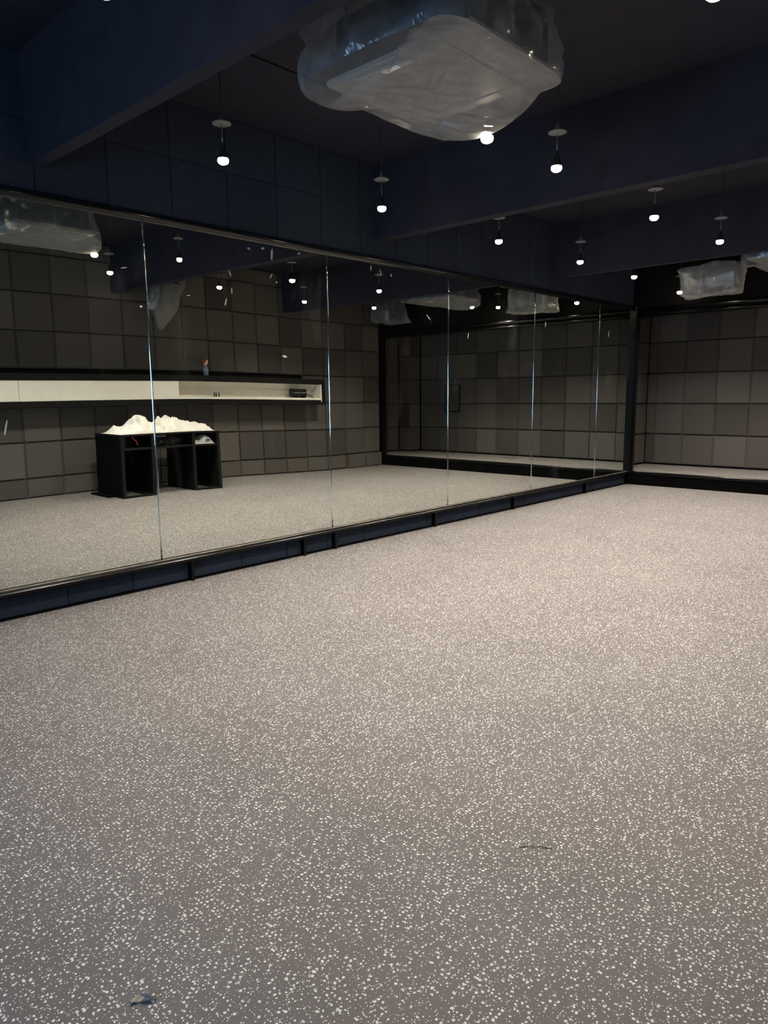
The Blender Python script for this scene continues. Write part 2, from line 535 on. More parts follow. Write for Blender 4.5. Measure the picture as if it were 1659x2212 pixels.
# ------------------------------------------------------------------ mirror panels (slightly bowed sheets) in their frame
mf = empty('framed_mirror', ((L + XL) / 2, D, 0), 'long wall mirror of tall panels in a black metal frame', 'mirror')
def interp(v, xs, ys):
    if v <= xs[0]: return ys[0]
    for a, b_, c, d in zip(xs, xs[1:], ys, ys[1:]):
        if v <= b_:
            return c + (d - c) * (v - a) / (b_ - a)
    return ys[-1]
ZS = [ZB + (ZT - ZB) * k / 48 for k in range(49)]
SH = [interp(z, [.2, .74, 1.1, 1.5, 2.6], [1.05, 1.0, .8, .58, .4]) for z in ZS]
CUM = [0.0]
for k in range(48):
    CUM.append(CUM[-1] + (SH[k] + SH[k + 1]) / 2 * (ZS[k + 1] - ZS[k]))
REF = interp(0.9, ZS, CUM)
def bow(x_, k):
    a = interp(x_, [0.5, 1.6, 2.2, 3.0, 3.6, 4.1, 4.46], [.0055, .0065, .0078, .0086, .0055, .002, 0])
    return -a * (CUM[k] - REF)

SEAM = [-2.55, -0.79, 0.955, 2.710, 4.461, 6.197, 7.922, 9.643, L - 0.045]
MIR = []
for i, (xa, xb) in enumerate(zip(SEAM, SEAM[1:])):
    bm = bmesh.new()
    nx = 28
    grid = [[bm.verts.new((xa + 0.003 + (xb - xa - 0.006) * a / nx, D + bow(xa + (xb - xa) * a / nx, k), ZS[k])) for a in range(nx + 1)] for k in range(49)]
    for k in range(48):
        for a in range(nx):
            bm.faces.new((grid[k][a], grid[k][a + 1], grid[k + 1][a + 1], grid[k + 1][a]))
    # back of the sheet, for thickness
    bb = [bm.verts.new((xx, D + 0.02, zz)) for xx, zz in ((xa + .003, ZB), (xb - .003, ZB), (xb - .003, ZT), (xa + .003, ZT))]
    bm.faces.new(bb)
    mo = obj('mirror_panel', bm, 'mirror', mf, smooth=True)
    MIR.append(mo)
    for p in mo.data.polygons:
        if len(p.vertices) == 4 and p.area > 1: p.use_smooth = False
    if i < len(SEAM) - 2:
        # ground and polished edge between two sheets
        bm = bmesh.new()
        pts = []
        for k in range(0, 49, 4):
            pts.append((xb, D + bow(xb, k) + 0.001, ZS[k]))
        add_tube(bm, pts, 0.0068, 12)
        e_ = obj('polished_edge', bm, 'edge', mo, smooth=True)

# marks left on the glass (tape residue, wipe streaks)
marks = [(1.689, 1.233, .012, .10, .25), (3.954, 1.745, .05, .018, .1), (3.835, 2.383, .012, .05, .5), (3.891, 2.341, .02, .015, .2),
         (4.141, 2.60, .04, .012, -.4), (3.76, 2.59, .03, .02, -.3), (3.62, 2.57, .03, .015, .2), (3.85, 2.56, .02, .09, .1),
         (5.02, 2.585, .012, .05, .1), (5.15, 2.56, .012, .06, -.2), (5.30, 2.55, .02, .03, -.3), (3.44, 2.23, .012, .045, 0), (3.38, 2.14, .010, .06, .3),
         (3.43, 2.36, .012, .05, -.5), (5.86, 2.20, .010, .09, -.9), (8.18, 2.27, .02, .07, 0), (6.55, 2.05, .012, .07, .2), (9.93, 2.25, .025, .10, .1),
         (2.66, 2.05, .02, .012, .3), (2.55, 2.30, .05, .008, -.2), (3.05, 2.16, .03, .006, -.2)]
for mx_, mz_, wd, ht, an in marks:
    bm = bmesh.new()
    n = 10
    k = min(range(49), key=lambda q: abs(ZS[q] - mz_))
    ring = []
    for q in range(n):
        t = 2 * math.pi * q / n
        r = 1 + 0.3 * mnoise.noise(Vector((mx_ * 7 + math.cos(t) * 2, mz_ * 5 + math.sin(t) * 2, 0)))
        a, b_ = wd / 2 * r * math.cos(t), ht / 2 * r * math.sin(t)
        ring.append((mx_ + a * math.cos(an) + b_ * math.sin(an), D + bow(mx_, k) - 0.0015, mz_ - a * math.sin(an) + b_ * math.cos(an)))
    vv = [bm.verts.new(p) for p in ring]
    f = bm.faces.new(vv)
    ex = bmesh.ops.extrude_face_region(bm, geom=[f])
    for v in ex['geom']:
        if isinstance(v, bmesh.types.BMVert): v.co.y += 0.002
    host = MIR[max(i for i, s in enumerate(SEAM[:-1]) if mx_ > s)]
    obj('residue_mark', bm, 'scuff', host)

# mirror frame
def rail(name, x0, x1, prof, parent, axis='x', mat='frame'):
    """prof: list of (depth, z) closed section swept along the axis"""
    bm = bmesh.new()
    a = [bm.verts.new((x0, y, z) if axis == 'x' else (y, x0, z)) for y, z in prof]
    b_ = [bm.verts.new((x1, y, z) if axis == 'x' else (y, x1, z)) for y, z in prof]
    n = len(prof)
    for k in range(n):
        bm.faces.new((a[k], a[(k + 1) % n], b_[(k + 1) % n], b_[k]))
    bm.faces.new(a[::-1])
    bm.faces.new(b_)
    return obj(name, bm, mat, parent, smooth=len(prof) > 12)
def round_sec(face, back, z0, z1, n=14):
    """half-round rail section bulging from back to face"""
    zc, hz = (z0 + z1) / 2, (z1 - z0) / 2
    return [(back, z0)] + [(face + (back - face) * (1 - math.cos(a)) * .55, zc + hz * math.sin(a)) for a in [-math.pi / 2 + math.pi * k / n for k in range(n + 1)]] + [(back, z1)]
rail('top_rail', XL, L - 0.002, round_sec(D - .046, D + .05, 2.627, 2.69), mf, mat='rail')
rail('bottom_rail', XL, L - 0.002, [(D + .05, 0.158), (D - .045, 0.158), (D - .052, 0.164), (D - .052, 0.184), (D - .046, 0.19), (D - .02, 0.19), (D - .014, 0.202), (D + .05, 0.202)], mf)
rail('glass_bead', XL, L - 0.05, [(D - .011, 0.2015), (D - .016, 0.1985), (D - .016, 0.2035), (D - .011, 0.2065)], mf, mat='bead')
rail('floor_rail', XL, L - 0.002, [(D + .05, 0.0), (D + .0, 0.0), (D + .0, 0.010), (D + .05, 0.010)], mf)
for lx in (-1.9, -0.4, 1.1, 2.95, 4.097, 4.478, 5.956, 7.507, 9.371):
    box('leg', lx - .012, lx + .012, D - .03, D + .04, 0, 0.16, 'frame', mf, 0.002)
box('corner_post', L - .05, L - .012, D - .052, D + .03, 0.0, 2.69, 'frame', mf, 0.004)

# stage opening frame
sf = empty('stage_frame', (L, (D + YN) / 2, 0), 'black metal frame lining the opening of the far stage recess', 'frame')
rail('top_rail', YN, D - .055, round_sec(L - .05, L - .004, 2.60, 2.662), sf, 'y', mat='rail')
rail('header_rail', YN, D - .02, round_sec(L - .026, L + .11, 2.53, 2.582), sf, 'y', mat='rail')
rail('bottom_rail', YN, D - .055, [(L + .02, 0.165), (L - .03, 0.165), (L - .036, 0.172), (L - .036, 0.202), (L - .03, 0.208), (L + .02, 0.208)], sf, 'y')
box('post', L - .01, L + .05, D - .075, D - .035, 0.2, 2.55, 'frame', sf, 0.004)
box('post', L - .03, L + .05, YN - .02, YN + .085, 0.0, 2.62, 'frame', sf, 0.004)

# ------------------------------------------------------------------ pendant spot lamps
PEND = [
    (2.835, 4.00, 2.888, 'pendant spot lamp between the mirror wall and the large wrapped ceiling unit'),
    (4.40, 4.098, 2.888, 'pendant spot lamp by the mirror wall just before the middle beam'),
    (6.11, 4.14, 2.885, 'pendant spot lamp by the mirror wall just past the middle beam'),
    (7.69, 4.11, 2.882, 'pendant spot lamp by the mirror wall just before the far beam'),
    (9.028, 4.071, 2.86, 'pendant spot lamp by the mirror wall just past the far beam'),
    (10.432, 4.033, 2.80, 'pendant spot lamp beside the wrapped loudspeaker, next to the stage header'),
    (1.398, 2.648, 2.86, 'pendant spot lamp on the window side of the nearest beam'),
    (3.49, 2.452, 2.812, 'pendant spot lamp touching the bulging cover of the large wrapped ceiling unit'),
    (4.404, 2.544, 2.868, 'pendant spot lamp in the middle of the hall just before the middle beam'),
    (6.007, 2.562, 2.828, 'pendant spot lamp in the middle of the hall just past the middle beam'),
    (7.54, 2.554, 2.855, 'pendant spot lamp in the middle of the hall just before the far beam'),
    (10.175, 2.231, 2.87, 'pendant spot lamp beside the far wrapped ceiling unit'),
    (10.505, 2.531, 2.87, 'pendant spot lamp close under the middle of the stage header'),
    (2.947, 1.07, 2.86, 'pendant spot lamp between the large wrapped ceiling unit and the near wall'),
    (4.288, 1.174, 2.87, 'pendant spot lamp in front of the black desk'),
    (5.925, 1.118, 2.87, 'pendant spot lamp in front of the wrapped wall speaker'),
    (7.68, 0.876, 2.87, 'pendant spot lamp in front of the open white shelf'),
    (8.989, 1.069, 2.87, 'pendant spot lamp in front of the end of the white shelf'),
]
def pendant_meshes():
    d = {}
    bm = bmesh.new(); add_tube(bm, [(0, 0, 0.23), (0, 0, 0.705)], 0.003, 6); d['cord'] = (bm, 'lamp')
    bm = bmesh.new(); add_lathe(bm, [(0.012, 0.262), (0.014, 0.24), (0.03, 0.226), (0.058, 0.214), (0.060, 0.208), (0.055, 0.206), (0.008, 0.204)], 24); d['canopy'] = (bm, 'canopy')
    bm = bmesh.new(); add_tube(bm, [(0, 0, 0.205), (0, 0, 0.085)], 0.0028, 8); d['rod'] = (bm, 'rod')
    bm = bmesh.new(); add_lathe(bm, [(0.008, 0.095), (0.012, 0.085), (0.014, 0.06), (0.022, 0.045), (0.034, 0.010), (0.035, 0.004), (0.033, 0.003), (0.030, 0.008)], 24); d['lamp_head'] = (bm, 'lamp')
    bm = bmesh.new(); add_lathe(bm, [(0.030, 0.006), (0.034, -0.002), (0.0345, -0.010), (0.031, -0.020), (0.023, -0.027), (0.012, -0.031), (0.003, -0.032)], 20); d['lens'] = (bm, 'glow')
    out = {}
    for k, (bm, m) in d.items():
        me = bpy.data.meshes.new(k)
        bmesh.ops.recalc_face_normals(bm, faces=bm.faces)
        bm.to_mesh(me); bm.free()
        me.materials.append(M[m])
        for p in me.polygons: p.use_smooth = True
        out[k] = me
    return out
PM = pendant_meshes()
def in_frame(p):
    d = Vector(p) - Vector((0, 0, CAM_H))
    a = d.dot(fw)
    return a > 0 and abs(d.dot(r2) / a * F_PX) < 829.5 and abs(d.dot(u2) / a * F_PX) < 1106
for n_, (x, y, z, lab) in enumerate(PEND):
    light_name = 'lamp_light_%02d' % n_ + ('' if in_frame((x, y, z - .065)) else '_offscreen')
    r = empty('pendant_lamp', (x, y, z), lab, 'lamp', 'pendant spot lamps')
    for k in ('cord', 'canopy', 'rod', 'lamp_head'):
        o = bpy.data.objects.new(k, PM[k]); COL.objects.link(o); o.parent = r
        if k == 'lamp_head':
            ln = bpy.data.objects.new('lens', PM['lens']); COL.objects.link(ln); ln.parent = o
    ld = bpy.data.lights.new(light_name, 'SPOT')
    ld.energy = LAMP_W
    ld.color = (1.0, 0.91, 0.80)
    ld.spot_size = math.radians(130)
    ld.spot_blend = 0.8
    ld.shadow_soft_size = 0.035
    lo = bpy.data.objects.new(light_name, ld); COL.objects.link(lo)
    lo.location = (x, y, z - 0.065)

# ------------------------------------------------------------------ wrapped ceiling units (air cassettes under polythene)
def unit(ox, oy, oz, label, seed):
    """ox, oy: low corner of the square panel; oz: underside"""
    S = 0.92
    cx, cy = ox + S / 2, oy + S / 2
    r = empty('wrapped_ceiling_unit', (cx, cy, oz), label, 'air unit', 'wrapped ceiling units')
    # casing and hangers
    c_ = box('casing', cx - .26, cx + .40, cy - .40, cy + .40, oz + 0.03, oz + 0.30, 'casing', r, 0.012, 2)
    for sx in (-1, 1):
        for sy in (-1, 1):
            bm = bmesh.new()
            add_tube(bm, [(cx + .07 + sx * .29, cy + sy * .36, oz + 0.28), (cx + .07 + sx * .29, cy + sy * .36, ZC + .01)], 0.006, 8)
            obj('hanger_rod', bm, 'rod', r)
    p_ = box('panel', cx - .29, cx + .445, oy + .012, oy + S - .012, oz, oz + 0.035, 'panel', r, 0.012, 3)
    pcx = cx + .077
    for sx, sy in ((1, 0), (-1, 0), (0, 1), (0, -1)):
        a, b_ = pcx + sx * .30, cy + sy * .375
        if sx: box('louvre', a - .03, a + .03, cy - .27, cy + .27, oz - 0.006, oz + 0.002, 'louvre', p_, 0.003)
        else: box('louvre', pcx - .22, pcx + .22, b_ - .03, b_ + .03, oz - 0.006, oz + 0.002, 'louvre', p_, 0.003)
    box('intake_grille', pcx - .21, pcx + .21, cy - .27, cy + .27, oz - 0.005, oz + 0.002, 'grille', p_, 0.003)
    # polythene: skirt rising to the ceiling, and the sheet stretched under the panel
    NU = 120
    def ring_pt(t, half, pw):
        c, s = math.cos(t), math.sin(t)
        k = (abs(c) ** pw + abs(s) ** pw) ** (-1 / pw)
        return half * k * c, half * k * s
    def sag(px, py):
        # slack hangs deepest under the long edge away from the window, a little at the opposite corner
        u = max(0, 1 - ((py - .10) / .40) ** 2) * max(0, min(1, (px + .30) / .70)) ** 1.4
        c = max(0, 1 - ((px + .30) / .30) ** 2) * max(0, min(1, (py - .05) / .40)) ** 1.5
        e = max(0, 1 - (max(abs(px), abs(py)) / .5) ** 3)
        return 0.088 * u + 0.06 * c + 0.015 * e
    def push(px, py):
        # the slack also bellies out past the panel on that side
        return 0.10 * max(0, 1 - ((py - .10) / .42) ** 2) * max(0, px / .48) ** 3
    def wob(px, py, pz, a, f):
        return a * mnoise.fractal(Vector((px * f, py * f, pz * f + seed)), 1.0, 2.0, 4)
    bm = bmesh.new()
    rings = []
    NV = 26
    for v in range(NV + 1):
        h = v / NV
        z = oz - 0.012 + (ZC - 0.005 - oz) * h
        half = interp(h, [0, .06, .18, .35, .6, .85, 1.0], [.478, .492, .485, .465, .44, .425, .43])
        pw = interp(h, [0, .2, 1.0], [9.0, 6.0, 3.6])
        ring = []
        for k in range(NU):
            t = 2 * math.pi * k / NU + math.pi / 4
            px, py = ring_pt(t, half, pw)
            fold = math.sin(t * 17 + 3 * mnoise.noise(Vector((t * 2, h * 2, seed)))) * 0.020 * min(1, h * 3)
            cr = wob(math.cos(t) * 2, math.sin(t) * 2, h * 3, 0.065, 1.9) * min(1, 0.15 + h * 2.2)
            g = 1 + (fold + cr) / max(half, .1)
            zz = z + wob(px, py, h, 0.02, 4) * min(1, h * 4) * (1 if v < NV else 0)
            if v == 0: zz = oz - 0.012 - sag(px * .985, py * .985) * 1.0
            elif h < .12: zz -= sag(px * .985, py * .985) * 0.8 * (1 - h / .12)
            ring.append(bm.verts.new((cx + px * g + push(px, py) * max(0, 1 - h / .22), cy + py * g, zz)))
        rings.append(ring)
    for a, b_ in zip(rings, rings[1:]):
        for k in range(NU):
            bm.faces.new((a[k], a[(k + 1) % NU], b_[(k + 1) % NU], b_[k]))
    obj('cover_skirt', bm, 'film', r, smooth=True)
    bm = bmesh.new()
    rings = []
    NR = 40
    for v in range(NR):
        s_ = 1 - v / NR
        ring = []
        for k in range(NU):
            t = 2 * math.pi * k / NU + math.pi / 4
            px, py = ring_pt(t, .478 * s_, 9.0)
            wr = 0.006 * math.sin((px * 0.8 + py) * 60 + 4 * mnoise.noise(Vector((px * 5, py * 5, seed)))) * max(0, sag(px, py) / .15)
            zz = oz - 0.012 - sag(px * (.985 if v == 0 else 1), py * (.985 if v == 0 else 1)) + wr - abs(wob(px, py, 0, 0.010, 7))
            g = 1
            if v == 0:
                # meet the skirt's lower edge
                co = None
                fold = 0
                cr = wob(math.cos(t) * 2, math.sin(t) * 2, 0, 0.065, 1.9) * .15
                g = 1 + cr / .478
                zz = oz - 0.012 - sag(px * .985, py * .985) * 1.0
            ring.append(bm.verts.new((cx + px * g + push(px, py), cy + py * g, zz)))
        rings.append(ring)
    for a, b_ in zip(rings, rings[1:]):
        for k in range(NU):
            bm.faces.new((a[k], a[(k + 1) % NU], b_[(k + 1) % NU], b_[k]))
    bm.faces.new(rings[-1])
    sh = obj('cover_sheet', bm, 'film_sheet', r, smooth=True)
    at = sh.data.attributes.new('slack', 'FLOAT', 'POINT')
    for v in sh.data.vertices:            # loose clear slack beside the panel
        lx, ly = v.co.x - cx, v.co.y - cy
        lim = interp(ly, [-.46, -.25, -.12, -.03, .04, .2, .5], [-.50, -.44, -.38, -.31, -.26, -.29, -.26])
        at.data[v.index].value = min(1, max(0, (lim - lx) / 0.03 + .5))
    # strips of tape
    box('tape_strip', cx - .275, cx - .245, cy - .10, cy + .08, oz - .030, oz - .026, 'paper', r)
    for (px, py, pz, an) in ((.49, -.18, .30, -.5), (.47, -.30, .24, .2)):
        bm = bmesh.new()
        add_box(bm, -.06, .06, -.0015, .0015, -.012, .012, 0.001)
        tp = obj('tape_strip', bm, 'paper', r)
        tp.matrix_parent_inverse = Matrix.Identity(4)
        tp.location = (px, py, pz)
        tp.rotation_euler = (0, an, math.pi / 2)
    return r
unit(2.45, 1.91, 2.92, 'large ceiling air unit bagged in clear polythene, hanging by the nearest beam', 1.0)
unit(8.78, 1.83, 2.88, 'ceiling air unit bagged in polythene, hanging just past the far beam', 9.0)

# ------------------------------------------------------------------ wrapped loudspeakers
def wrap_box(name, cx, cy, cz, sx, sy, sz, rot, mat, parent, seed, amp=0.03, pinch=(), n=10):
    """crumpled bag around a box; pinch = list of (corner sign x,y,z, dx,dy,dz) pulled out corners"""
    bm = bmesh.new()
    bmesh.ops.create_cube(bm, size=2.0)
    bmesh.ops.subdivide_edges(bm, edges=bm.edges, cuts=n, use_grid_fill=True)
    R_ = Matrix.Rotation(rot[2], 3, 'Z') @ Matrix.Rotation(rot[1], 3, 'Y') @ Matrix.Rotation(rot[0], 3, 'X')
    for v in bm.verts:
        p = v.co.copy()
        q = Vector((p.x * sx / 2, p.y * sy / 2, p.z * sz / 2))
        rr = max(0, (abs(p.x) ** 8 + abs(p.y) ** 8 + abs(p.z) ** 8) ** (1 / 8) - 1)
        q *= 1 - 0.5 * rr
        nn = Vector((mnoise.fractal(Vector((q.x * 5, q.y * 5, q.z * 5 + seed)), 1, 2, 4),
                     mnoise.fractal(Vector((q.x * 5 + 9, q.y * 5, q.z * 5 + seed)), 1, 2, 4),
                     mnoise.fractal(Vector((q.x * 5, q.y * 5 + 7, q.z * 5 + seed)), 1, 2, 4)))
        q += nn * amp
        for ax, ay, az, dx, dy, dz in pinch:
            wgt = max(0, 1 - (p - Vector((ax, ay, az))).length / 1.1) ** 2
            q += Vector((dx, dy, dz)) * wgt
        q = R_ @ q
        v.co = Vector((cx, cy, cz)) + q
    return obj(name, bm, mat, parent, smooth=True)

# beside the stage header, near the mirror
r = empty('wrapped_loudspeaker', (10.06, 3.475, 2.66), 'boxy loudspeaker in a pale crumpled bag near the mirror wall, before the stage header', 'loudspeaker')
box('speaker_box', 9.92, 10.22, 3.16, 3.79, 2.70, 3.02, 'black_plastic', r, 0.01)
bm = bmesh.new(); add_tube(bm, [(10.07, 3.47, 3.0), (10.07, 3.47, ZC + .01)], 0.02, 10); obj('bracket', bm, 'frame', r)
wrap_box('plastic_bag', 10.06, 3.475, 2.86, .38, .72, .40, (0, 0, 0), 'film_milk', r, 3.0, 0.03, ((-1, -1, -1, 0, -.06, .02), (1, 1, -1, 0, .04, 0), (-1, 0, -1, 0, 0, -.05), (-1, 1, 1, 0, .05, -.06)))
# far corner by the near wall
r = empty('wrapped_loudspeaker', (10.1, 0.42, 2.72), 'small loudspeaker in thin clear polythene in the far corner by the near wall', 'loudspeaker')
box('speaker_box', 9.88, 10.22, 0.28, 0.58, 2.78, 3.14, 'black_plastic', r, 0.01)
bm = bmesh.new(); add_tube(bm, [(10.05, 0.43, 3.12), (10.05, 0.43, ZC + .01)], 0.02, 10); obj('bracket', bm, 'frame', r)
wrap_box('plastic_bag', 10.05, 0.43, 2.98, .56, .40, .54, (0, 0, 0), 'film', r, 5.0, 0.035, ((1, 1, -1, .16, .03, .03), (1, -1, -1, .16, 0, .03), (1, 1, 1, -.16, 0, 0), (1, -1, 1, -.16, 0, 0), (-1, 1, 1, .06, 0, 0)))
# on the near wall past the middle beam, tilted down
r = empty('wrapped_loudspeaker', (5.78, -0.05, 2.55), 'tilted loudspeaker under a dull sheet ending in a pointed flap, on the near wall', 'loudspeaker')
R_t = (math.radians(-14), math.radians(14), 0)
o = wrap_box('speaker_box', 5.76, -.08, 2.86, .32, .26, .46, R_t, 'black_plastic', r, 1.5, 0.0, n=4)
bm = bmesh.new(); add_tube(bm, [(5.80, -0.18, 2.9), (5.84, -0.32, 2.98), (5.84, -0.442, 3.0)], 0.018, 10); obj('bracket', bm, 'frame', r)
bag = bmesh.new()
# sheet hung over the speaker: rows of (z, x0, x1, y front) following its tilt
rws = [(3.16, 5.68, 6.06, -.02), (3.10, 5.66, 6.08, .05), (3.0, 5.63, 6.07, .09), (2.95, 5.61, 6.03, .10), (2.83, 5.58, 5.94, .11), (2.70, 5.54, 5.90, .12), (2.62, 5.51, 5.87, .12), (2.56, 5.49, 5.81, .10), (2.45, 5.52, 5.73, .07), (2.36, 5.555, 5.63, .05), (2.325, 5.565, 5.59, .05)]
NC = 14
gridf = []
for z, x0, x1, yf in rws:
    row = []
    for c in range(2 * NC):
        if c <= NC: u = c / NC; xx = x0 + (x1 - x0) * u; yy = yf - 0.05 * (2 * u - 1) ** 4
        else:
            u = 1 - (c - NC) / NC; xx = x0 + (x1 - x0) * u
            yy = yf - interp(z, [2.32, 2.5, 2.65, 3.2], [.012, .10, .34, .36]) + 0.05 * (2 * u - 1) ** 4
        k = 0.018
        row.append(bag.verts.new((xx + k * mnoise.noise(Vector((xx * 9, yy * 9, z * 9))), yy + k * mnoise.noise(Vector((xx * 8, yy * 8 + 4, z * 11))), z + .006 * mnoise.noise(Vector((xx * 9, 3, z * 9))))))
    gridf.append(row)
for a, b_ in zip(gridf, gridf[1:]):
    for c in range(2 * NC):
        bag.faces.new((a[c], a[(c + 1) % (2 * NC)], b_[(c + 1) % (2 * NC)], b_[c]))
bag.faces.new(gridf[0]); bag.faces.new(gridf[-1][::-1])
bmesh.ops.subdivide_edges(bag, edges=bag.edges, cuts=1, smooth=0.6, use_grid_fill=True)
obj('cover_sheet', bag, 'film_dull', r, smooth=True)
fl = bmesh.new()
q = [(5.50, .08, 2.99), (5.57, .09, 2.97), (5.55, .10, 2.80), (5.52, .10, 2.62), (5.44, .09, 2.60), (5.38, .08, 2.63), (5.37, .08, 2.70), (5.42, .07, 2.80)]
cv = fl.verts.new((5.48, .11, 2.78)); vv = [fl.verts.new(p) for p in q]
for k in range(len(vv)): fl.faces.new((cv, vv[k], vv[(k + 1) % len(vv)]))
ex = bmesh.ops.extrude_face_region(fl, geom=list(fl.faces))
for v in ex['geom']:
    if isinstance(v, bmesh.types.BMVert): v.co.y -= 0.05
obj('loose_flap', fl, 'film', r, smooth=True)

# ------------------------------------------------------------------ long shelf box on the near wall
YF = -0.19
sb = empty('hanging_shelf', (5.2, YN, 1.24), 'long black wall-hung shelf box with a cream lined slot', 'shelf')
X0, X1 = 1.5, 9.03
box('top_board', X0, X1, -0.49, YF, 1.66, 1.702, 'desk_edge', sb, 0.003)
box('bottom_board', X0, X1, -0.49, YF, 1.243, 1.285, 'desk_edge', sb, 0.003)
box('upper_fascia', X0, X1, YF - .02, YF + .004, 1.608, 1.698, 'desk_edge', sb, 0.002)
box('lower_fascia', X0, X1, YF - .02, YF + .004, 1.247, 1.332, 'desk_edge', sb, 0.002)
box('end_panel', 8.935, X1, -0.49, YF + .003, 1.246, 1.70, 'desk_edge', sb, 0.002)
box('end_panel', X0, X0 + .04, -0.49, YF + .003, 1.246, 1.70, 'desk_edge', sb, 0.002)
ln = box('lining_back', X0 + .04, 8.935, -0.46, -0.43, 1.285, 1.66, 'white', sb)
box('lining_floor', X0 + .04, 8.935, -0.445, YF - .004, 1.285, 1.334, 'white', sb)
box('lining_roof', X0 + .04, 8.935, -0.445, YF - .004, 1.608, 1.66, 'white', sb)
box('lining_end', 8.915, 8.936, -0.445, YF + .006, 1.30, 1.612, 'white', sb)
box('front_lip', 5.975, 8.915, YF - .03, YF - .006, 1.325, 1.368, 'white', sb, 0.002)
box('back_step', 5.97, 8.916, -0.445, -0.418, 1.334, 1.50, 'white', sb, 0.002)
for x0, x1 in ((X0 + .05, 3.633), (3.638, 5.972)):
    box('cover_panel', x0, x1, YF - .022, YF - .004, 1.330, 1.610, 'white', sb, 0.0015)

# device and plugs in the slot, spray bottle on top
zf = 1.334
r = empty('router_box', (8.52, -0.33, zf), 'black electronic box with a grey stripe and looped cables in the slot', 'electronics')
bm = bmesh.new(); add_box(bm, 8.36, 8.66, -0.40, -0.27, zf + .055, zf + .19, 0.01, 2); obj('case', bm, 'black_plastic', r)
bm = bmesh.new(); add_box(bm, 8.362, 8.658, -0.405, -0.266, zf + .115, zf + .13, 0.002); obj('stripe', bm, 'grey_stripe', r)
for xx in (8.40, 8.60):
    bm = bmesh.new(); add_box(bm, xx, xx + .05, -0.39, -0.28, zf, zf + .057, 0.004); obj('foot', bm, 'black_plastic', r)
def loop(cx, cz, rx, rz, y0, n=24, a0=0, a1=2 * math.pi):
    return [(cx + rx * math.cos(a0 + (a1 - a0) * k / n), y0 + .01 * math.sin(k), cz + rz * math.sin(a0 + (a1 - a0) * k / n)) for k in range(n + 1)]
bm = bmesh.new(); add_tube(bm, loop(8.355, zf + .11, .055, .05, -.30, a0=math.pi * .5, a1=math.pi * 1.5), .005); obj('cable', bm, 'black_plastic', r)
bm = bmesh.new(); add_tube(bm, loop(8.745, zf + .045, .05, .035, -.28), .006); obj('cable', bm, 'black_plastic', r)
bm = bmesh.new(); add_tube(bm, [(8.64, -.30, zf + .13), (8.70, -.29, zf + .10), (8.75, -.28, zf + .05), (8.79, -.27, zf + .02)], .006); obj('cable', bm, 'black_plastic', r)
bm = bmesh.new(); add_tube(bm, [(8.28, -.26, zf + .008), (8.45, -.25, zf + .008), (8.62, -.25, zf + .008), (8.72, -.26, zf + .01)], .007); obj('cable', bm, 'black_plastic', r)
bm = bmesh.new(); add_tube(bm, [(8.80, -.42, zf + .03), (8.85, -.38, zf + .12), (8.9, -.34, zf + .20), (8.912, -.30, zf + .27)], .003); obj('cable', bm, 'grey_stripe', r)
bm = bmesh.new(); add_box(bm, 8.48, 8.58, -.255, -.235, zf, zf + .03, .003); obj('adapter', bm, 'white', r)
for k, xx in enumerate((6.735, 6.77, 6.825)):
    bm = bmesh.new(); add_lathe(bm, [(0.010, 0), (0.010, 0.08), (0.007, 0.086), (0.007, 0.105)], 12, (xx, -.34, zf))
    tag(obj('wall_plug', bm, 'hatch'), 'small dark plug standing in the cream slot, one of three', 'plug', 'plugs in the slot')
bx, by, bz = 6.535, -0.24, 1.702
r = empty('spray_bottle', (bx, by, bz), 'spray bottle with red trigger head and blue liquid on the shelf box', 'bottle')
bm = bmesh.new(); add_lathe(bm, [(0.036, 0), (0.040, 0.006), (0.040, 0.10), (0.036, 0.125), (0.020, 0.15), (0.016, 0.165), (0.014, 0.175)], 20, (bx, by, bz)); obj('bottle_body', bm, 'bottle', r, True)
bm = bmesh.new(); add_lathe(bm, [(0.033, 0.004), (0.037, 0.008), (0.037, 0.062), (0.036, 0.064)], 20, (bx, by, bz)); obj('liquid', bm, 'liquid', r, True)
bm = bmesh.new(); add_lathe(bm, [(0.019, 0.165), (0.019, 0.19), (0.014, 0.195)], 16, (bx, by, bz)); obj('collar', bm, 'paper', r, True)
bm = bmesh.new(); add_box(bm, bx - .045, bx + .012, by - .014, by + .014, bz + .195, bz + .25, .008, 2); hd = obj('trigger_head', bm, 'red', r)
bm = bmesh.new(); add_box(bm, bx - .046, bx - .03, by - .010, by + .010, bz + .145, bz + .205, .004); obj('trigger', bm, 'red', hd)
bm = bmesh.new(); add_box(bm, bx + .012, bx + .042, by - .010, by + .012, bz + .185, bz + .245, .008, 2); obj('nozzle', bm, 'paper', hd)

# ------------------------------------------------------------------ black desk
DX0, DX1, DYF, DYB, DZ = 4.585, 6.13, 0.60, -0.14, 0.872
dk = empty('console_desk', ((DX0 + DX1) / 2, (DYF + DYB) / 2, 0), 'black twin-pedestal console desk with open cubbies standing by the near wall', 'desk')
box('desk_top', DX0 - .01, DX1 + .01, DYB, DYF + .012, DZ - .025, DZ, 'desk_edge', dk, 0.003)
for x0 in (DX0, 5.03, 5.68, DX1 - .03):
    box('side_panel', x0, x0 + .03, DYB, DYF - .012, 0.0, DZ - .024, 'desk', dk, 0.002)
    box('front_stile', x0 - .006, x0 + .038, DYF - .014, DYF + .006, 0.0, DZ - .02, 'desk_edge', dk, 0.002)
for x0, x1 in ((DX0 + .03, 5.03), (5.06, 5.68), (5.71, DX1 - .03)):
    box('shelf', x0 - .002, x1 + .002, DYB + .02, DYF, 0.655, 0.682, 'desk_edge', dk, 0.002)
